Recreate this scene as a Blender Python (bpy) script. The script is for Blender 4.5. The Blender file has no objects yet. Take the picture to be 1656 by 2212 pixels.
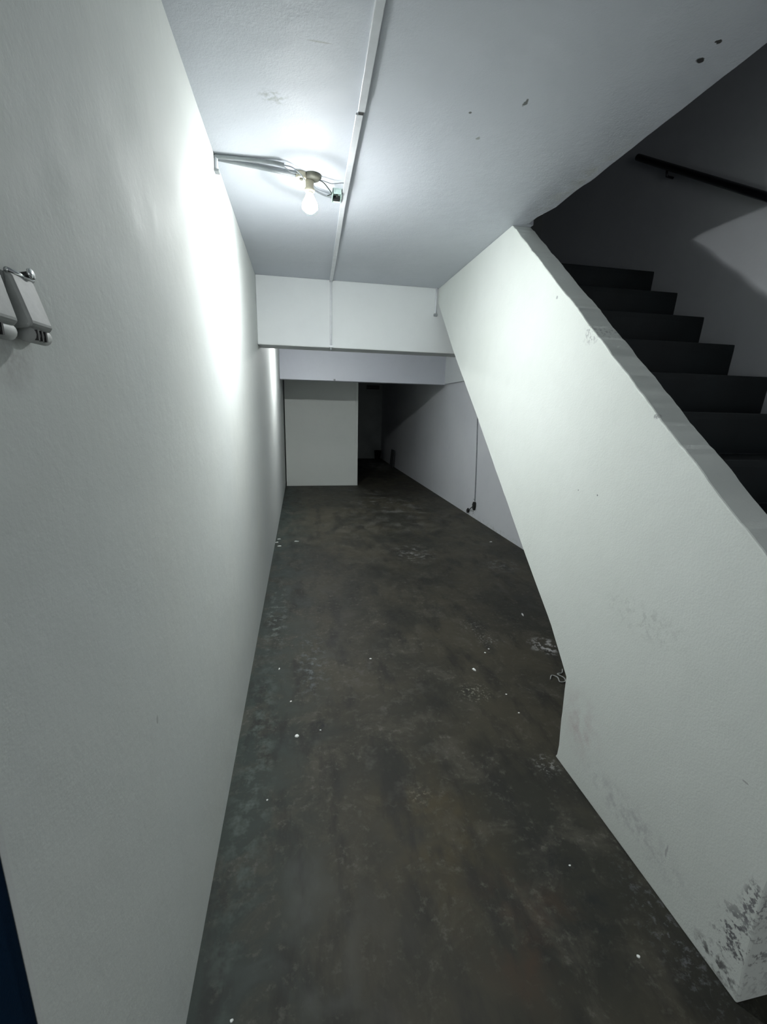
import bpy, bmesh, math, random
from mathutils import Vector, Matrix, noise as mnoise
S = bpy.context.scene
C = S.collection
random.seed(4)

# ------------------------------------------------------------------ camera
cd = bpy.data.cameras.new('camera'); cam = bpy.data.objects.new('camera', cd); C.objects.link(cam)
cd.sensor_fit = 'VERTICAL'; cd.sensor_height = 24.0; cd.lens = 945.33 / 2212 * 24.0
cd.clip_start = 0.02; cd.clip_end = 100
rt = Vector((0.98310, -0.18158, 0.02351)); up = Vector((0.01911, 0.22948, 0.97313)); fw = Vector((0.18209, 0.95623, -0.22907))
M = Matrix((rt, up, -fw)).transposed().to_4x4(); M.translation = Vector((0, 0, 1.5))
cam.matrix_world = M
S.camera = cam

# ------------------------------------------------------------------ world, lights, exposure
S.cycles.max_bounces = 8
S.view_settings.view_transform = 'Standard'; S.view_settings.look = 'None'
S.view_settings.gamma = 1.0; S.view_settings.exposure = 0.0; S.view_settings.use_curve_mapping = False
w = bpy.data.worlds.new('world'); S.world = w; w.use_nodes = True
w.node_tree.nodes['Background'].inputs[0].default_value = (0.6, 0.7, 0.8, 1)
w.node_tree.nodes['Background'].inputs[1].default_value = 0.02
BULB_STRENGTH = 2900.0
BULB2_STRENGTH = 3100.0
REAR_FILL_W = 18.0
ad = bpy.data.lights.new('rear_fill_light', 'AREA'); ad.shape = 'RECTANGLE'; ad.size = 1.3; ad.size_y = 1.9
ad.energy = REAR_FILL_W; ad.color = (0.96, 1.0, 1.0)
al = bpy.data.objects.new('rear_fill_light', ad); C.objects.link(al)
al.location = (0.42, -2.35, 1.25); al.rotation_euler = (math.radians(90), 0, 0)   # added soft fill from behind the viewer, no known source there
al.rotation_euler = (math.radians(90), 0, math.radians(0))

# ------------------------------------------------------------------ node helpers
class NT:
    def __init__(s, name):
        s.m = bpy.data.materials.new(name); s.m.use_nodes = True
        s.t = s.m.node_tree; s.n = s.t.nodes; s.l = s.t.links
        s.p = s.n['Principled BSDF']
        s.pos = s.n.new('ShaderNodeNewGeometry').outputs['Position']
    def set(s, node, k, v):
        if isinstance(v, bpy.types.NodeSocket): s.l.new(v, node.inputs[k])
        else: node.inputs[k].default_value = v
    def math(s, op, a, b=0.0, clamp=False):
        n = s.n.new('ShaderNodeMath'); n.operation = op; n.use_clamp = clamp
        s.set(n, 0, a); s.set(n, 1, b); return n.outputs[0]
    def noise(s, scale, detail=4, rough=0.55, dist=0.0, vec=None, stretch=None):
        v = vec or s.pos
        if stretch:
            mp = s.n.new('ShaderNodeMapping'); mp.inputs['Scale'].default_value = stretch
            s.l.new(v, mp.inputs[0]); v = mp.outputs[0]
        n = s.n.new('ShaderNodeTexNoise'); n.inputs['Scale'].default_value = scale
        n.inputs['Detail'].default_value = detail; n.inputs['Roughness'].default_value = rough
        n.inputs['Distortion'].default_value = dist
        s.l.new(v, n.inputs['Vector']); return n.outputs[0]
    def ramp(s, f, a, b, lo=0.0, hi=1.0):
        n = s.n.new('ShaderNodeMapRange'); n.clamp = True
        s.set(n, 0, f); n.inputs[1].default_value = a; n.inputs[2].default_value = b
        n.inputs[3].default_value = lo; n.inputs[4].default_value = hi
        return n.outputs[0]
    def mix(s, f, a, b):
        n = s.n.new('ShaderNodeMix'); n.data_type = 'RGBA'
        s.set(n, 0, f)
        for k, v in ((6, a), (7, b)):
            if isinstance(v, bpy.types.NodeSocket): s.l.new(v, n.inputs[k])
            else: n.inputs[k].default_value = (*v, 1)
        return n.outputs[2]
    def spot(s, c, r, hard=2.0, ns=None, lo=0.45, hi=0.6, warp=0.0, warp_scale=8):
        """mask of one mark of its own shape around point c with radii r"""
        v = s.pos
        if warp:
            nn = s.n.new('ShaderNodeTexNoise'); nn.inputs['Scale'].default_value = warp_scale; s.l.new(v, nn.inputs['Vector'])
            a = s.n.new('ShaderNodeVectorMath'); a.operation = 'MULTIPLY_ADD'
            s.l.new(nn.outputs['Color'], a.inputs[0]); a.inputs[1].default_value = (warp,) * 3
            s.l.new(v, a.inputs[2]); v = a.outputs[0]; c = tuple(x + warp * .5 for x in c)
        a = s.n.new('ShaderNodeVectorMath'); a.operation = 'SUBTRACT'; s.l.new(v, a.inputs[0]); a.inputs[1].default_value = c
        b = s.n.new('ShaderNodeVectorMath'); b.operation = 'DIVIDE'; s.l.new(a.outputs[0], b.inputs[0]); b.inputs[1].default_value = r
        d = s.n.new('ShaderNodeVectorMath'); d.operation = 'LENGTH'; s.l.new(b.outputs[0], d.inputs[0])
        m = s.math('MULTIPLY', s.math('SUBTRACT', 1.0, d.outputs['Value']), hard, True)
        if ns: m = s.math('MULTIPLY', m, s.ramp(s.noise(ns, 3, .7), lo, hi))
        return m
    def color(s, c):
        if isinstance(c, bpy.types.NodeSocket): s.l.new(c, s.p.inputs['Base Color'])
        else: s.p.inputs['Base Color'].default_value = (*c, 1)
    def rough(s, r): s.set(s.p, 'Roughness', r)
    def bump(s, h, strength=0.2, dist=0.01, prev=None):
        n = s.n.new('ShaderNodeBump'); n.inputs['Strength'].default_value = strength; n.inputs['Distance'].default_value = dist
        s.l.new(h, n.inputs['Height'])
        if prev: s.l.new(prev, n.inputs['Normal'])
        s.l.new(n.outputs[0], s.p.inputs['Normal']); return n.outputs[0]

def simple(name, col, rough=0.5, metal=0.0, spec=0.5, var=0.12, scale=40, bump=0.1):
    m = NT(name); n = m.noise(scale, 4)
    m.color(m.mix(m.ramp(n, .3, .7), tuple(c * (1 - var) for c in col), tuple(min(1, c * (1 + var)) for c in col)))
    m.rough(rough); m.p.inputs['Metallic'].default_value = metal; m.p.inputs['Specular IOR Level'].default_value = spec
    m.bump(n, bump, .002); return m.m

def plaster(name, col, tint, rough=0.6, grain=0.35, marks=(), spec=.35, dirt=None):
    m = NT(name)
    big = m.noise(1.7, 3, .5); med = m.noise(9, 5, .6); fine = m.noise(160, 3, .6)
    c = m.mix(m.ramp(big, .35, .65), col, tint)
    c = m.mix(m.math('MULTIPLY', m.ramp(med, .5, .72), .10), c, tuple(x * .8 for x in col))
    for (mask, cc) in [f(m) for f in marks]:
        c = m.mix(mask, c, cc)
    m.color(c); m.rough(m.ramp(med, .3, .7, rough - .06, rough + .08)); m.p.inputs['Specular IOR Level'].default_value = spec
    b = m.bump(med, .12, .02)
    m.bump(fine, grain, .0015, b)
    return m.m

# ------------------------------------------------------------------ mesh helpers
def obj(name, bm, mat, parent=None, smooth=False, bevel=0.0, seg=2):
    me = bpy.data.meshes.new(name); bmesh.ops.recalc_face_normals(bm, faces=bm.faces); bm.to_mesh(me); bm.free()
    if smooth:
        for f in me.polygons: f.use_smooth = True
    o = bpy.data.objects.new(name, me); C.objects.link(o); me.materials.append(mat)
    if parent: o.parent = parent
    if bevel:
        b = o.modifiers.new('bevel', 'BEVEL'); b.width = bevel; b.segments = seg; b.limit_method = 'ANGLE'; b.angle_limit = math.radians(35)
    return o
def tag(o, label=None, cat=None, group=None, kind=None):
    for k, v in (('label', label), ('category', cat), ('group', group), ('kind', kind)):
        if v: o[k] = v
    return o
def struct(o, label=None):
    o['kind'] = 'structure'
    if label: o['label'] = label
    return o
def thing(name, label, cat, loc=(0, 0, 0), group=None):
    o = bpy.data.objects.new(name, None); C.objects.link(o); o.location = loc; o.empty_display_size = .05
    return tag(o, label, cat, group)
def box(bm, a, b):
    vs = [bm.verts.new((x, y, z)) for x in (a[0], b[0]) for y in (a[1], b[1]) for z in (a[2], b[2])]
    for f in ((0, 1, 3, 2), (4, 6, 7, 5), (0, 4, 5, 1), (2, 3, 7, 6), (0, 2, 6, 4), (1, 5, 7, 3)):
        bm.faces.new([vs[i] for i in f])
def B(a, b):
    bm = bmesh.new(); box(bm, a, b); return bm
def prism_yz(poly, x0, x1, bm=None):
    bm = bm or bmesh.new()
    l = [bm.verts.new((x0, y, z)) for y, z in poly]; r = [bm.verts.new((x1, y, z)) for y, z in poly]
    bm.faces.new(l); bm.faces.new(r[::-1]); n = len(poly)
    for i in range(n): bm.faces.new((l[i], l[(i + 1) % n], r[(i + 1) % n], r[i]))
    return bm
def prism_xy(poly, z0, z1):
    bm = bmesh.new()
    l = [bm.verts.new((x, y, z0)) for x, y in poly]; r = [bm.verts.new((x, y, z1)) for x, y in poly]
    bm.faces.new(l); bm.faces.new(r[::-1]); n = len(poly)
    for i in range(n): bm.faces.new((l[i], l[(i + 1) % n], r[(i + 1) % n], r[i]))
    return bm
def prism_xz(poly, y0, y1):
    bm = bmesh.new()
    l = [bm.verts.new((x, y0, z)) for x, z in poly]; r = [bm.verts.new((x, y1, z)) for x, z in poly]
    bm.faces.new(l); bm.faces.new(r[::-1]); n = len(poly)
    for i in range(n): bm.faces.new((l[i], l[(i + 1) % n], r[(i + 1) % n], r[i]))
    return bm
def rag(pts, step, amp, seed=0.0, fixed=()):
    """subdivide a chain of 2D points and wobble it like a hand-plastered edge"""
    out = []
    for i in range(len(pts) - 1):
        a = Vector(pts[i]); b = Vector(pts[i + 1]); n = max(1, int((b - a).length / step)); d = (b - a).normalized(); nn = Vector((-d.y, d.x))
        for k in range(n):
            p = a.lerp(b, k / n)
            q = Vector((p.x * 9 + seed, p.y * 9, seed)); q2 = q * 4
            off = (mnoise.noise(q) + .5 * mnoise.noise(q2)) * amp if k else 0
            p = p + nn * off; out.append((p.x, p.y))
    out.append(tuple(pts[-1])); return out
def tube(bm, pts, r, n=12, cap=True):
    pts = [Vector(p) for p in pts]; rings = []; prev = None
    for i, p in enumerate(pts):
        t = (pts[min(i + 1, len(pts) - 1)] - pts[max(i - 1, 0)]).normalized()
        if prev is None:
            a = t.orthogonal().normalized()
        else:
            a = (prev - t * prev.dot(t)).normalized()
        prev = a; b = t.cross(a); rr = r[i] if isinstance(r, (list, tuple)) else r
        rings.append([bm.verts.new(p + (a * math.cos(2 * math.pi * k / n) + b * math.sin(2 * math.pi * k / n)) * rr) for k in range(n)])
    for i in range(len(rings) - 1):
        for k in range(n): bm.faces.new((rings[i][k], rings[i][(k + 1) % n], rings[i + 1][(k + 1) % n], rings[i + 1][k]))
    if cap: bm.faces.new(rings[0][::-1]); bm.faces.new(rings[-1])
    return bm
def lathe(bm, prof, c, n=32):
    rings = []
    for r, z in prof:
        if r < 1e-5: rings.append([bm.verts.new((c[0], c[1], c[2] + z))])
        else: rings.append([bm.verts.new((c[0] + r * math.cos(2 * math.pi * k / n), c[1] + r * math.sin(2 * math.pi * k / n), c[2] + z)) for k in range(n)])
    for a, b in zip(rings, rings[1:]):
        for k in range(n):
            q = [a[k % len(a)], a[(k + 1) % len(a)], b[(k + 1) % len(b)], b[k % len(b)]]
            u = []
            for v in q:
                if v not in u: u.append(v)
            if len(u) > 2: bm.faces.new(u)
    return bm
def smooth_path(pts, n=8):
    P = [Vector(p) for p in pts]; out = []
    for i in range(len(P) - 1):
        p0 = P[max(i - 1, 0)]; p1 = P[i]; p2 = P[i + 1]; p3 = P[min(i + 2, len(P) - 1)]
        for k in range(n):
            t = k / n
            out.append(.5 * ((2 * p1) + (-p0 + p2) * t + (2 * p0 - 5 * p1 + 4 * p2 - p3) * t * t + (-p0 + 3 * p1 - 3 * p2 + p3) * t ** 3))
    out.append(P[-1]); return out

# ------------------------------------------------------------------ dimensions
XL, XR, XO, XF, H = -0.309, 1.095, 1.201, 2.429, 2.441
Y1, Y1B, Z1 = 3.640, 3.847, 1.955          # first beam
Y2, Y2B, Z2 = 7.328, 7.530, 1.919          # second beam
YP, YB = 8.573, 13.40                      # partition panel, back wall

# ------------------------------------------------------------------ materials
WHITE = (.73, .765, .735); WHITE2 = (.72, .755, .75)
def mk(c, r, col, **k): return lambda m: (m.spot(c, r, **k), col)
m_wall_left = plaster('plaster_left', (.655, .68, .655), (.635, .665, .65), rough=.75, grain=.18, spec=.12, marks=[
    mk((XL, .869, .851), (.05, .006, .012), (.45, .47, .46), hard=3),
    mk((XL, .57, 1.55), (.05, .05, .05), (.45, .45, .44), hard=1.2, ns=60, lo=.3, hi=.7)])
m_wall_right = plaster('plaster_right', (.68, .695, .725), (.65, .665, .70), rough=.7, grain=.3, marks=[
    mk((XF, 5.8, .16), (.1, .10, .14), (.03, .03, .03), hard=2.5, ns=22, lo=.53, hi=.58),
    mk((XF, 4.9, .02), (.1, 2.2, .05), (.52, .53, .53), hard=1.5, ns=14, lo=.50, hi=.66)])
m_wall_plain = plaster('plaster_beam', (.72, .75, .75), (.70, .73, .74), rough=.6, grain=.25)
m_beam2 = plaster('plaster_far_beam', (.65, .67, .72), (.64, .66, .72), rough=.6, grain=.25)
m_panel = plaster('painted_board', (.70, .73, .69), (.685, .715, .68), rough=.5, grain=.1)
m_back = plaster('plaster_back', (.62, .66, .65), (.50, .54, .53), rough=.8, grain=.4)
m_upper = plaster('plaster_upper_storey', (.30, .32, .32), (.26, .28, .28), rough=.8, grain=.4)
m_stair_wall = plaster('plaster_stair_wall', WHITE, (.70, .735, .70), rough=.62, grain=.55, marks=[
    mk((XR, .672, .15), (.25, .065, .15), (.17, .17, .18), hard=1.6, ns=38, lo=.52, hi=.60, warp=.05),
    mk((XR, .70, .04), (.3, .09, .05), (.16, .16, .16), hard=1.5, ns=30, lo=.50, hi=.60),
    mk((XR, .66, .30), (.2, .03, .10), (.22, .22, .23), hard=2, ns=70, lo=.5, hi=.58),
    mk((XR, 1.36, .27), (.15, .14, .16), (.60, .56, .55), hard=1.3, ns=12, lo=.40, hi=.65),
    mk((XR, 1.05, .14), (.15, .30, .09), (.56, .58, .57), hard=1.4, ns=22, lo=.45, hi=.62),
    mk((XR, .90, .179), (.05, .004, .03), (.48, .49, .49), hard=3, warp=.02, warp_scale=25),
    mk((XR, .74, .597), (.05, .010, .003), (.45, .46, .46), hard=3),
    mk((XR, 1.224, 1.497), (.02, .012, .010), (.35, .36, .36), hard=3, ns=120, lo=.4, hi=.5),
    mk((XR, 1.878, 1.985), (.02, .008, .008), (.40, .42, .42), hard=3),
    mk((XR, 1.447, 1.202), (.02, .004, .004), (.25, .27, .27), hard=4),
    mk((XR, 1.565, 1.20), (.02, .004, .004), (.40, .41, .41), hard=4),
    mk((XR, 1.15, .84), (.1, .22, .07), (.60, .63, .60), hard=1.5, ns=45, lo=.5, hi=.62, warp=.08),
    mk((XR, 1.60, 1.80), (.2, .07, .05), (.46, .48, .47), hard=2, ns=90, lo=.52, hi=.6)])
m_ceiling = plaster('plaster_ceiling', (.635, .665, .715), (.615, .645, .70), rough=.65, grain=.5, marks=[
    mk((1.082, 1.261, H), (.014, .010, .05), (.05, .05, .05), hard=3, warp=.02, warp_scale=60),
    mk((1.076, 1.200, H), (.009, .007, .05), (.06, .06, .06), hard=3, warp=.02, warp_scale=60),
    mk((.71, 1.52, H), (.008, .020, .05), (.16, .17, .17), hard=2.5, warp=.02, warp_scale=50),
    mk((.559, 1.602, H), (.006, .006, .05), (.15, .16, .16), hard=3),
    mk((.636, 1.724, H), (.008, .012, .05), (.36, .38, .38), hard=2, warp=.02, warp_scale=50),
    mk((-.065, 1.67, H), (.055, .045, .05), (.42, .45, .46), hard=1.6, ns=45, lo=.45, hi=.6),
    mk((.068, 1.423, H), (.04, .004, .05), (.5, .52, .53), hard=2),
    mk((1.16, 1.95, H), (.06, .5, .05), (.55, .57, .57), hard=1.2, ns=20, lo=.4, hi=.65)])
m_navy_paint = simple('navy_paint', (.0015, .014, .036), rough=.8, spec=.08, var=.1, scale=300, bump=.2)
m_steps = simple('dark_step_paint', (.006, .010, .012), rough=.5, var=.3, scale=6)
m_pvc = simple('white_pvc', (.70, .72, .75), rough=.35, var=.05, scale=30)
m_pvc_grey = simple('grey_painted_conduit', (.25, .27, .28), rough=.45, var=.1, scale=30)
m_cream = simple('aged_bakelite', (.50, .47, .36), rough=.4, var=.15, scale=60)
m_rose = simple('dusty_rose', (.09, .09, .07), rough=.6, var=.3, scale=60)
m_black = simple('black_plastic', (.012, .012, .013), rough=.5, var=.3, scale=60)
m_soot = simple('sooty_black', (.02, .02, .02), rough=.9, var=.4, scale=40)
m_wire = simple('grey_wire', (.22, .24, .26), rough=.5)
m_wire_d = simple('dark_wire', (.03, .035, .03), rough=.5)
m_chrome = simple('worn_chrome', (.75, .77, .78), rough=.18, metal=1.0, var=.1, scale=80)
m_box = simple('yellowed_white_plastic', (.36, .375, .365), rough=.6, spec=.3, var=.12, scale=50)
m_clear = simple('pale_green_plastic', (.55, .70, .66), rough=.2, var=.1, scale=50)
m_chip = simple('white_paint_flake', (.80, .82, .80), rough=.6, var=.1, scale=200)
m_rail = simple('dark_rail_paint', (.006, .006, .012), rough=.35, var=.2, scale=20)

def glow(name, s):
    m = bpy.data.materials.new(name); m.use_nodes = True; p = m.node_tree.nodes['Principled BSDF']
    p.inputs['Base Color'].default_value = (.95, .97, 1, 1); p.inputs['Roughness'].default_value = .4
    p.inputs['Emission Color'].default_value = (.965, 1.0, .995, 1); p.inputs['Emission Strength'].default_value = s
    return m
m_glow = glow('lit_frosted_dome', BULB_STRENGTH); m_glow2 = glow('lit_frosted_dome_far', BULB2_STRENGTH)
m_bulb_shell = glow('lit_lamp_neck', BULB_STRENGTH * .015)
m_bulb_body = simple('white_lamp_body', (.8, .8, .78), rough=.4, var=.02)

# floor: worn dark concrete
FLOOR_DARK = .18
m = NT('worn_dark_concrete')
n1 = m.noise(1.3, 4, .6, .4); n2 = m.noise(5, 8, .68, .6); n3 = m.noise(30, 6, .7); n4 = m.noise(7, 5, .6, 0, stretch=(1.0, .35, 1))
c = m.mix(m.ramp(n1, .40, .60), (.034, .034, .027), (.066, .060, .043))
sep = m.n.new('ShaderNodeSeparateXYZ'); m.l.new(m.pos, sep.inputs[0])
gx = m.math('ADD', sep.outputs[0], m.math('MULTIPLY', m.math('SUBTRACT', n2, .5), .5))
c = m.mix(m.ramp(gx, -.25, .15, .85, 0), c, (.040, .055, .050))                     # greenish worn strip by the left wall
for (cc, r, col, k) in [
    ((.45, 1.25, 0), (.30, .42, 1), (.088, .070, .034), dict(hard=1.0, ns=4, lo=.35, hi=.65)),
    ((.62, .90, 0), (.22, .22, 1), (.080, .045, .027), dict(hard=1.0, ns=6, lo=.45, hi=.65)),
    ((.50, 2.3, 0), (.35, .8, 1), (.062, .056, .044), dict(hard=.8, ns=3, lo=.35, hi=.65)),
    ((.06, 1.85, 0), (.06, .06, 1), (.020, .022, .021), dict(hard=2, ns=12, lo=.35, hi=.55)),
    ((.85, .95, 0), (.12, .35, 1), (.020, .022, .022), dict(hard=1, ns=9, lo=.45, hi=.6))]:
    c = m.mix(m.spot(cc, r, warp=.12, warp_scale=5, **k), c, col)
c = m.mix(m.math('MULTIPLY', m.ramp(n2, .50, .66), .6), c, (.105, .098, .080))
c = m.mix(m.math('MULTIPLY', m.ramp(n4, .36, .50, 1, 0), .7), c, (.022, .022, .020))
c = m.mix(m.math('MULTIPLY', m.math('MULTIPLY', m.ramp(n3, .54, .66), m.ramp(n2, .42, .6)), .6), c, (.15, .145, .125))
for (cc, r, col, k) in [                                                              # chalky paint scuffs
    ((1.175, 4.33, 0), (.26, .34, 1), (.30, .30, .29), dict(hard=1.2, ns=16, lo=.52, hi=.66)),
    ((1.95, 3.88, 0), (.22, .22, 1), (.20, .20, .20), dict(hard=1.2, ns=14, lo=.5, hi=.66)),
    ((1.184, 2.70, 0), (.13, .12, 1), (.22, .22, .20), dict(hard=1.5, ns=50, lo=.56, hi=.64)),
    ((1.204, 2.50, 0), (.08, .12, 1), (.26, .26, .24), dict(hard=1.5, ns=60, lo=.55, hi=.62)),
    ((.91, 1.975, 0), (.11, .10, 1), (.26, .26, .21), dict(hard=1.6, ns=55, lo=.54, hi=.62)),
    ((1.56, 2.37, 0), (.12, .13, 1), (.42, .42, .41), dict(hard=1.8, ns=22, lo=.5, hi=.58)),
    ((1.03, 1.45, 0), (.07, .07, 1), (.22, .22, .21), dict(hard=1.6, ns=50, lo=.52, hi=.62)),
    ((.44, 1.385, 0), (.06, .05, 1), (.17, .16, .12), dict(hard=1.4, ns=55, lo=.54, hi=.64)),
    ((-.20, 3.05, 0), (.10, .8, 1), (.16, .19, .17), dict(hard=1.2, ns=18, lo=.52, hi=.66)),
    ((.04, 2.40, 0), (.12, .45, 1), (.13, .15, .15), dict(hard=1.2, ns=20, lo=.52, hi=.66)),
    ((-.22, 1.6, 0), (.10, 1.1, 1), (.11, .135, .12), dict(hard=1.2, ns=14, lo=.48, hi=.68)),
    ((.35, 2.0, 0), (.5, .9, 1), (.10, .096, .085), dict(hard=1.0, ns=9, lo=.55, hi=.70)),
    ((1.4, 6.8, 0), (.9, 1.8, 1), (.17, .17, .165), dict(hard=1.0, ns=5, lo=.52, hi=.68)),
    ((2.0, 11.8, 0), (.5, 1.3, 1), (.30, .30, .28), dict(hard=1.6, ns=3, lo=.35, hi=.6)),
    ((1.05, .80, 0), (.10, .28, 1), (.13, .13, .14), dict(hard=1.2, ns=40, lo=.53, hi=.66))]:
    c = m.mix(m.spot(cc, r, warp=.04, **k), c, col)
c = m.mix(FLOOR_DARK, c, (.0, .0, .0))
m.color(c); m.rough(m.ramp(n2, .3, .7, .45, .72)); m.p.inputs['Specular IOR Level'].default_value = .22
bb = m.bump(n2, .12, .01); m.bump(n3, .15, .003, bb)
m_floor = m.m

# ------------------------------------------------------------------ the room
struct(obj('floor', B((-.6, -2.6, -.12), (2.7, 13.6, 0)), m_floor))
edge = rag([(XO, -2.6), (XO, 1.4), (XO, 1.62), (XO + .004, 1.9), (XO - .006, 1.98), (XO - .002, 2.15), (XO - .03, 2.27), (XO - .032, 2.35)], .035, .0035, 2.0)
slab = edge + [(XO, 2.36), (XO, 3.55), (2.7, 3.55), (2.7, 13.6), (-.6, 13.6), (-.6, -2.6)]
struct(obj('ceiling', prism_xy(slab, H, H + .17), m_ceiling, bevel=.003))
struct(obj('wall_left', prism_xy([(XL, .4256), (XL, 13.6), (-.6, 13.6), (-.6, .423), (XL - .004, .423), (XL - .002, .4235)], 0, H), m_wall_left))
struct(obj('wall_right', B((XF, -2.6, 0), (2.7, 13.6, 5.1)), m_wall_right))
struct(obj('wall_back', B((XL, YB, 0), (XF, 13.6, H)), m_back))
# the door opening at the near left, with its dark blue leaf
struct(obj('wall_near', B((-.6, -2.6, 2.08), (XL, .423, H)), m_wall_left))
d = struct(obj('door_1', B((XL - .045, -.52, .006), (XL - .004, .4225, 2.08)), m_navy_paint, bevel=.002))
for z0, z1 in ((.18, .92), (1.06, 1.92)):
    obj('door_panel', B((XL - .006, -.40, z0), (XL + .002, .28, z1)), m_navy_paint, d, bevel=.003)
h = obj('door_handle', tube(bmesh.new(), smooth_path([(XL - .004, -.44, 1.0), (XL + .035, -.44, 1.0), (XL + .045, -.42, 1.0), (XL + .045, -.32, 1.0)]), .008), m_chrome, d, smooth=True)
struct(obj('wall_entrance', B((-.6, -2.6, 0), (XL - .06, -.52, 2.08)), m_wall_left))
# beams
struct(obj('trim_1', B((XL, Y1, Z1), (XF, Y1B, H)), m_wall_plain, bevel=.006), 'deep white concrete beam across the corridor')
struct(obj('trim_2', B((XL, Y2, Z2), (XF, Y2B, H)), m_beam2, bevel=.006), 'second white beam further down the corridor')
struct(obj('trim_3', B((XF - .045, Y1B, Z2 + .012), (XF, Y2, H)), m_wall_plain, bevel=.004), 'narrow beam along the right wall')
# upper storey of the stairwell
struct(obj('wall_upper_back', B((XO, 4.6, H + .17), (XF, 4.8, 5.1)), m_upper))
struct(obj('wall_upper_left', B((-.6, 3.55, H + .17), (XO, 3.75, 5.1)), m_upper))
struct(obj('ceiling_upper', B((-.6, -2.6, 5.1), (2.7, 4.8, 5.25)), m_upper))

# ------------------------------------------------------------------ stair side wall (parapet + stringer in one masonry wall)
top = rag([(.635, 1.035), (.813, 1.176), (1.134, 1.431), (1.266, 1.539), (1.706, 1.898), (2.385, H)], .02, .0055, 5.0)
bot = rag([(3.64, 2.33), (3.186, 1.90), (2.673, 1.463), (1.92, .800), (1.637, .562), (1.488, .402)], .05, .002, 9.0)
und = rag([(1.488, .402), (1.484, .20), (1.476, .07), (1.480, .02), (1.490, 0)], .03, .002, 1.0)
end = rag([(.635, 0), (.642, .30), (.636, .6), (.635, 1.035)], .03, .004, 3.0)
poly = top[:-1] + [(2.385, H), (3.64, H)] + bot[:-1] + und[:-1] + [(1.490, 0)] + end[:-1]
struct(obj('wall_stair', prism_yz(poly, XR, XO), m_stair_wall, bevel=.005), 'white sloping side wall of the stairs')

# staircase
GO, RI = .2375, .19
nst = 13; y = .10; z = 0; prof = [(y, 0)]
for k in range(nst):
    z += RI; prof += [(y - .012, z - .03), (y - .012, z)] if k else [(y, z)]
    y += GO; prof.append((y, z))
yend, zend = prof[-1]
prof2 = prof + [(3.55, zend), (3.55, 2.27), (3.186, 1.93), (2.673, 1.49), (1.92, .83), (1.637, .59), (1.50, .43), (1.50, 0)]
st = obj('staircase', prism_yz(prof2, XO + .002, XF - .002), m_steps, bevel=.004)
tag(st, 'dark concrete staircase rising into the dark behind the sloping white wall', 'stairs')

# handrail on the stairwell's right wall
hr = thing('handrail', 'dark round handrail sloping along the stairwell wall above the stairs', 'handrail', (XF, 2.2, 2.6))
def rel(o, root): o.parent = root; o.matrix_parent_inverse = Matrix.Translation(-root.location); return o
rel(obj('rail', tube(bmesh.new(), [(XF - .055, 3.20, 3.27), (XF - .055, 1.0, 1.86)], .021, 16), m_rail, smooth=True), hr)
for yy in (1.2, 2.0, 2.9):
    zz = 1.86 + (yy - 1.0) * (3.27 - 1.86) / 2.2
    rel(obj('bracket', tube(bmesh.new(), [(XF, yy, zz - .06), (XF - .05, yy, zz - .055), (XF - .055, yy, zz - .01)], .007, 8), m_rail, smooth=True), hr)

# ------------------------------------------------------------------ partition panel at the far end
pp = thing('partition_panel', 'tall pale board partition closing the left half of the far corridor', 'partition', (.4, YP, 0))
rel(obj('board', B((XL + .022, YP, .004), (1.035, YP + .05, H - .002)), m_panel, bevel=.002), pp)
rel(obj('edge_strip', B((1.035, YP - .006, .004), (1.088, YP + .056, H - .002)), m_panel, bevel=.003), pp)
hb = rel(obj('pull_plate', B((-.20, YP - .006, 1.20), (-.17, YP, 1.34)), m_panel, bevel=.002), pp)
rel(obj('bottom_rail', B((XL + .022, YP - .003, .004), (1.035, YP, .05)), m_panel, bevel=.001), pp)

# things in the far dark room
vt = thing('wall_vent', 'dark louvred vent high on the far back wall', 'vent', (2.14, YB, 2.12))
rel(obj('frame', B((1.92, YB - .02, 2.05), (2.36, YB, 2.19)), m_back, bevel=.004), vt)
bm = bmesh.new()
for k in range(5): box(bm, (1.945, YB - .026, 2.064 + k * .024), (2.335, YB - .018, 2.080 + k * .024))
sl = rel(obj('louvre', bm, m_soot), vt)
bk = thing('plastic_bin', 'small black bin standing in the far right corner of the dark room', 'bin', (2.3, 13.26, 0))
rel(obj('body', lathe(bmesh.new(), [(0, 0), (.085, 0), (.105, .24), (.112, .245), (.112, .26), (.09, .255), (.08, .02), (0, .02)], (2.3, 13.26, 0), 24), m_soot, smooth=True), bk)
bd = bmesh.new(); box(bd, (-.012, -.20, 0), (.012, .20, .45))
bdo = obj('leaning_board', bd, simple('dark_grey_board', (.07, .075, .08), rough=.8), bevel=.003); bdo.location = (XF - .065, 11.45, .003); bdo.rotation_euler = (0, math.radians(5), 0)
tag(bdo, 'dark board leaning against the right wall near the back of the far room', 'board')

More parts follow.
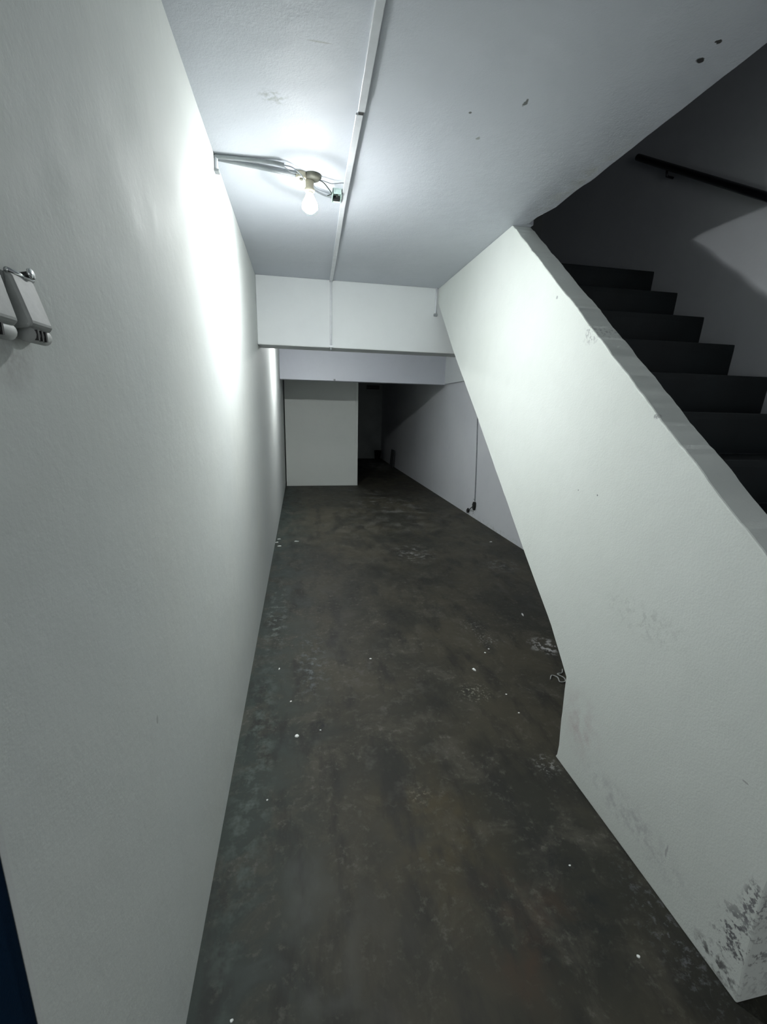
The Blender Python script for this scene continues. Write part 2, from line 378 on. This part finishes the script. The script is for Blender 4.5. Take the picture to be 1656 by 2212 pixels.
# ------------------------------------------------------------------ cable trunking along the ceiling
def strip(bm, pts, w, h, ztop):
    L = []
    for (x, y) in pts: L.append([bm.verts.new((x + sx * w / 2, y, zz)) for sx, zz in ((-1, ztop), (-1, ztop - h), (1, ztop - h), (1, ztop))])
    for a, b in zip(L, L[1:]):
        for k in range(4): bm.faces.new((a[k], a[(k + 1) % 4], b[(k + 1) % 4], b[k]))
    bm.faces.new(L[0][::-1]); bm.faces.new(L[-1]); return bm
tr = thing('cable_trunking', 'slim white cable trunking running along the ceiling past the bulb', 'cable duct', (.215, 1.7, H))
rel(obj('trunk_base', strip(bmesh.new(), [(.21, 1.668), (.217, 2.3), (.232, 2.9), (.249, Y1 - .002)], .016, .009, H), m_pvc), tr)
rel(obj('trunk_lid', strip(bmesh.new(), [(.207, 1.668), (.214, 2.3), (.229, 2.9), (.246, Y1 - .003)], .024, .007, H - .008), m_pvc, bevel=.0015), tr)
rel(obj('trunk_base', strip(bmesh.new(), [(.175, -2.5), (.190, .7), (.199, 1.3), (.210, 1.655)], .016, .009, H), m_pvc), tr)
rel(obj('trunk_lid', strip(bmesh.new(), [(.178, -2.5), (.195, .7), (.203, 1.3), (.211, 1.652)], .024, .007, H - .008), m_pvc, bevel=.0015), tr)
rel(obj('joint', B((.203, 1.650, H - .0135), (.219, 1.670, H)), m_soot), tr)

pd = thing('pipe_drop', 'thin white conduit running down the middle of the first beam', 'conduit', (.244, Y1, Z1))
rel(obj('pipe', tube(bmesh.new(), [(.246, Y1 - .009, H - .001), (.245, Y1 - .009, 2.3), (.2435, Y1 - .009, 2.1), (.243, Y1 - .009, Z1 - .005)], .008), m_pvc, smooth=True), pd)
rel(obj('clip', B((.228, Y1 - .022, Z1 + .002), (.258, Y1, Z1 + .016)), m_pvc, bevel=.002), pd)
rel(obj('end_stub', tube(bmesh.new(), [(.243, Y1 - .009, Z1 - .005), (.243, Y1 - .006, Z1 - .022)], .006), m_pvc_grey, smooth=True), pd)
pc = thing('corner_conduit', 'short white conduit in the corner where the first beam meets the stair wall', 'conduit', (1.075, Y1, 2.24))
rel(obj('pipe', tube(bmesh.new(), [(1.076, Y1 - .007, H - .001), (1.076, Y1 - .007, 2.235)], .007), m_pvc, smooth=True), pc)
rel(obj('clip', B((1.062, Y1 - .018, 2.232), (1.09, Y1, 2.25)), m_pvc_grey, bevel=.002), pc)
cl = obj('cable_clip', B((.53, Y2 - .014, Z2 + .002), (.56, Y2, Z2 + .028)), m_pvc_grey, bevel=.002)
tag(cl, 'small clip on the lower edge of the second beam', 'clip')

# conduits from the left wall to the lamp
ca = thing('ceiling_conduit', 'grey conduit from the left wall with loose wires, the one nearer the viewer', 'conduit', (-.17, 2.04, H))
rel(obj('pipe', tube(bmesh.new(), smooth_path([(XL, 2.045, H - .009), (-.2, 2.040, H - .009), (-.10, 2.035, H - .010), (-.045, 2.037, H - .014)]), .0075), m_pvc_grey, smooth=True), ca)
rel(obj('wire', tube(bmesh.new(), smooth_path([(-.047, 2.037, H - .014), (-.015, 2.05, H - .012), (.015, 2.075, H - .018), (.035, 2.10, H - .03)]), .0022, 8), m_wire, smooth=True), ca)
rel(obj('wire', tube(bmesh.new(), smooth_path([(-.047, 2.040, H - .016), (-.02, 2.07, H - .02), (.01, 2.09, H - .014), (.035, 2.11, H - .022)]), .0018, 8), m_wire, smooth=True), ca)
cb = thing('ceiling_conduit', 'straight grey conduit from the left wall that ends in the lampholder fitting', 'conduit', (-.15, 2.09, H))
rel(obj('pipe', tube(bmesh.new(), [(XL, 2.058, H - .009), (-.15, 2.085, H - .010), (.005, 2.108, H - .012)], .0075), m_pvc_grey, smooth=True), cb)
rel(obj('coupling', tube(bmesh.new(), [(.0, 2.107, H - .012), (.018, 2.110, H - .012)], .0095), m_cream, smooth=True), cb)
wb = thing('wall_conduit', 'short upright conduit stub on the left wall under the ceiling', 'conduit', (XL, 2.045, 2.4))
rel(obj('pipe', tube(bmesh.new(), [(XL + .007, 2.046, 2.434), (XL + .007, 2.043, 2.382)], .007), m_pvc, smooth=True), wb)
rel(obj('clip', B((XL, 2.030, 2.377), (XL + .018, 2.058, 2.386)), m_pvc_grey, bevel=.001), wb)

# ------------------------------------------------------------------ lamps
def lamp(x, y, glow_mat, label, group=None, fitting=True):
    t = thing('ceiling_bulb_lamp', label, 'lamp', (x, y, H))
    rel(obj('ceiling_rose', lathe(bmesh.new(), [(0, 0), (.036, 0), (.037, -.006), (.030, -.014), (.018, -.018), (0, -.018)], (x + .012, y - .008, H)), m_rose, smooth=True), t)
    sk = rel(obj('socket', lathe(bmesh.new(), [(0, -.012), (.017, -.012), (.0175, -.020), (.0165, -.046), (.021, -.047), (.0215, -.056), (.017, -.058), (0, -.058)], (x, y, H)), m_cream, smooth=True), t)
    if fitting:
        bm = bmesh.new(); tube(bm, [(x - .034, y - .022, H), (x - .034, y - .022, H - .022)], .020, 20)
        f = rel(obj('side_fitting', bm, m_cream, bevel=.002), t)
        rel(obj('screw', tube(bmesh.new(), [(x - .034, y - .022, H - .021), (x - .034, y - .022, H - .026)], .007, 12), m_rose), t)
    rel(obj('bulb_base', lathe(bmesh.new(), [(0, -.052), (.0125, -.052), (.0135, -.062), (.0145, -.066), (0, -.066)], (x, y, H)), m_bulb_body, smooth=True), t)
    shell = [(0, -.0655), (.0140, -.066), (.0190, -.078), (.0255, -.090), (.0305, -.099), (.0325, -.104), (.0325, -.1205), (.0312, -.1205), (.0312, -.103), (0, -.103)]  # rim drawn down past the dome's equator, added to shield the ceiling
    rel(obj('bulb_housing_shield', lathe(bmesh.new(), shell, (x, y, H)), m_bulb_shell, smooth=False), t)
    dome = [(0, -.1032), (.0298, -.1032)] + [(.0305 * math.cos(a), -.108 - .0305 * math.sin(a)) for a in [i * math.pi / 2 / 10 for i in range(0, 10)]] + [(0, -.1385)]
    rel(obj('bulb_dome', lathe(bmesh.new(), dome, (x, y, H)), glow_mat, smooth=True), t)
    return t
lamp(.056, 2.13, m_glow, 'lit bare white bulb in an old lampholder on the corridor ceiling')
lamp(.15, 5.60, m_glow2, 'second lit bare bulb on the ceiling hidden behind the first beam', fitting=False)

# junction box and its wires
jb = thing('junction_box', 'small open pale junction box beside the ceiling trunking', 'junction box', (.178, 2.25, H))
bm = bmesh.new(); box(bm, (.158, 2.205, H - .004), (.200, 2.295, H))
for a, b in (((.158, 2.205), (.161, 2.295)), ((.197, 2.205), (.200, 2.295)), ((.158, 2.205), (.200, 2.208)), ((.158, 2.292), (.200, 2.295))):
    box(bm, (a[0], a[1], H - .022), (b[0], b[1], H - .003))
rel(obj('box_shell', bm, m_clear), jb)
rel(obj('terminal', B((.165, 2.265, H - .020), (.195, 2.285, H - .005)), m_black, bevel=.001), jb)
rel(obj('terminal', B((.176, 2.222, H - .018), (.184, 2.250, H - .005)), m_wire_d, bevel=.001), jb)
lw = thing('loose_wires', 'loose looped wires between the bulb holder and the ceiling trunking', 'wires', (.12, 2.15, H))
rel(obj('wire', tube(bmesh.new(), smooth_path([(.085, 2.125, H - .010), (.115, 2.125, H - .014), (.150, 2.135, H - .016), (.185, 2.13, H - .012), (.205, 2.14, H - .006)]), .0018, 8), m_wire, smooth=True), lw)
rel(obj('wire', tube(bmesh.new(), smooth_path([(.085, 2.125, H - .012), (.110, 2.120, H - .020), (.135, 2.15, H - .028), (.152, 2.20, H - .024), (.150, 2.245, H - .012), (.140, 2.27, H - .006)]), .0022, 8), m_wire_d, smooth=True), lw)
rel(obj('wire', tube(bmesh.new(), smooth_path([(.072, 2.17, H - .014), (.09, 2.21, H - .010), (.125, 2.235, H - .008), (.16, 2.25, H - .010)]), .0022, 8), m_wire, smooth=True), lw)
rel(obj('wire', tube(bmesh.new(), smooth_path([(.066, 2.17, H - .012), (.085, 2.235, H - .008), (.125, 2.27, H - .008), (.16, 2.28, H - .010)]), .0026, 8), m_pvc_grey, smooth=True), lw)

# ------------------------------------------------------------------ cable and broken socket on the far right wall
cp = thing('wall_cable', 'thin grey cable running down the far right wall to a broken socket', 'cable', (XF, 5.8, .3))
rel(obj('cable', tube(bmesh.new(), smooth_path([(XF - .006, 5.95, 1.915), (XF - .006, 5.89, 1.4), (XF - .006, 5.82, .8), (XF - .006, 5.775, .25)]), .008), m_wire, smooth=True), cp)
sk = thing('broken_socket', 'blackened broken socket low on the far right wall', 'socket', (XF, 5.78, .18))
bm = bmesh.new()
pts = [(5.735, .23), (5.76, .245), (5.80, .235), (5.815, .20), (5.805, .14), (5.775, .115), (5.745, .13), (5.73, .18)]
rel(obj('back_box', prism_yz(pts, XF - .025, XF), m_soot, bevel=.003), sk)
rel(obj('wire_tail', tube(bmesh.new(), smooth_path([(XF - .02, 5.80, .17), (XF - .035, 5.86, .12), (XF - .02, 5.92, .10), (XF - .012, 5.97, .07)]), .006, 8), m_black, smooth=True), sk)
rel(obj('wire_plug', prism_yz([(5.95, .085), (6.00, .10), (6.04, .06), (6.02, .02), (5.97, .035)], XF - .022, XF - .001), m_soot, bevel=.004), sk)

# ------------------------------------------------------------------ twin covered switch boxes on the near left wall
def cover(y0, y1, z0, z1, tp, bt, label, hook):
    t = thing('wall_switch_box', label, 'switch', (XL, (y0 + y1) / 2, z0))
    x = XL
    rel(obj('back_plate', B((x, y0 - .003, z0 + .001), (x + .006, y1 + .003, z1 - .002)), m_box, bevel=.001), t)
    rel(obj('cover', prism_xz([(x + .004, z1), (x + tp, z1 - .003), (x + bt, z0 + .016), (x + bt - .004, z0 + .011), (x + .004, z0 + .009)], y0, y1), m_box, bevel=.003), t)
    rel(obj('hinge', tube(bmesh.new(), [(x + tp * .8, y0 - .001, z1 - .001), (x + tp * .8, y1 + .001, z1 - .001)], .0028, 12), m_chrome, smooth=True), t)
    rel(obj('latch', tube(bmesh.new(), [(x + bt * .62, y0 + .004, z0 + .005), (x + bt * .62, y1 - .004, z0 + .005)], .0085, 16), m_box, smooth=True, ), t)
    bm = bmesh.new()
    for k in range(3): box(bm, (x + bt * .62 + .004, y0 + .008 + k * .008, z0 - .001), (x + bt * .62 + .010, y0 + .011 + k * .008, z0 + .010))
    rel(obj('vent_slot', bm, m_black), t)
    if hook:
        sc = rel(obj('screw', tube(bmesh.new(), [(x, y1 - .006, z1 + .002), (x + .013, y1 - .006, z1 + .0045)], .0035, 10), m_black, smooth=True), t)
        rel(obj('screw_head', tube(bmesh.new(), [(x + .012, y1 - .006, z1 + .0045), (x + .0145, y1 - .006, z1 + .005)], .006, 12), m_chrome, smooth=True), t)
cover(.490, .545, 1.563, 1.638, .014, .026, 'grey-white covered switch box on the left wall, cut by the frame edge', False)
cover(.568, .612, 1.566, 1.634, .012, .026, 'grey-white covered switch box on the left wall with a screw on top', True)

# ------------------------------------------------------------------ chips and scraps on the floor
def chip(x, y, s, label, ang=0.0, name='paint_chip', asp=.6):
    bm = bmesh.new(); n = 7; rnd = random.Random(int(x * 1000 + y * 77))
    ring = [(math.cos(2 * math.pi * k / n) * s * rnd.uniform(.6, 1.1), math.sin(2 * math.pi * k / n) * s * asp * rnd.uniform(.6, 1.1)) for k in range(n)]
    ca_, sa = math.cos(ang), math.sin(ang); ring = [(a * ca_ - b * sa, a * sa + b * ca_) for a, b in ring]
    lo = [bm.verts.new((a, b, 0)) for a, b in ring]; hi = [bm.verts.new((a * .8, b * .8, s * rnd.uniform(.18, .4))) for a, b in ring]
    bm.faces.new(lo[::-1]); bm.faces.new(hi)
    for k in range(n): bm.faces.new((lo[k], lo[(k + 1) % n], hi[(k + 1) % n], hi[k]))
    o = obj(name, bm, m_chip); o.location = (x, y, .0005)
    return tag(o, label, 'paint chip', 'white paint chips on the floor')
for a in [
    (-.045, 1.792, .012, 'largest white paint chip, left of the middle of the floor', .4, .8),
    (.986, 2.180, .019, 'elongated white paint flake on the floor above the speckled patch', 1.9, .3),
    (-.275, 5.003, .022, 'farthest white scrap by the foot of the left wall', 0, .4),
    (-.290, 4.878, .024, 'middle one of three white scraps by the far left wall', .2, .4),
    (-.258, 4.736, .024, 'nearest of three white scraps by the far left wall', .1, .5),
    (-.074, 4.890, .028, 'flat white scrap a step out from the far left wall', 0, .35),
    (-.078, 2.050, .007, 'small white chip on the floor, behind the largest chip', .5, .8),
    (-.157, 1.462, .005, 'tiny white chip near the left wall in front of the largest chip', 0, .9),
    (.872, 1.035, .005, 'tiny white chip on the dark floor below the stair wall kink', 0, .9),
    (.915, .769, .006, 'tiny white chip at the near right by the stair wall foot', 0, .8),
    (1.129, 2.349, .008, 'left one of two white specks under the stair wall edge', 0, .8),
    (1.171, 2.388, .008, 'right one of two white specks under the stair wall edge', 0, .8),
    (.395, 2.386, .008, 'lone white speck in the middle of the floor', 0, .7),
    (1.074, 1.934, .007, 'white speck to the right of the speckled patch', 0, .8),
    (1.070, 1.783, .006, 'white speck near the stair wall corner, beyond the kink', 0, .8),
    (2.181, 4.631, .022, 'white chip at the far right before the right wall', 0, .4),
    (.065, 1.815, .005, 'faint speck to the right of the largest chip', 0, .8),
    (-.151, 2.357, .011, 'white chip beside the green-worn strip at the left wall', 1.2, .4),
    (-.199, .825, .006, 'white chip at the bottom edge of the photo near the left wall', 0, .8)]:
    chip(a[0], a[1], a[2], a[3], a[4], asp=a[5])
st = obj('curled_tape', tube(bmesh.new(), smooth_path([(1.39, 2.02, .004), (1.415, 2.05, .006), (1.44, 2.03, .005), (1.43, 1.99, .004), (1.46, 1.985, .006), (1.475, 2.02, .005), (1.455, 2.055, .008), (1.49, 2.065, .006), (1.515, 2.10, .005)]), .0035, 8), simple('grey_white_tape', (.34, .35, .34), rough=.6), smooth=True)
tag(st, 'curled strip of grey-white tape on the floor at the stair wall edge', 'scrap')
sp = chip(1.631, 2.815, .03, 'long pale flake on the floor near the stair wall edge, beyond the curled tape', 1.45, asp=.22)
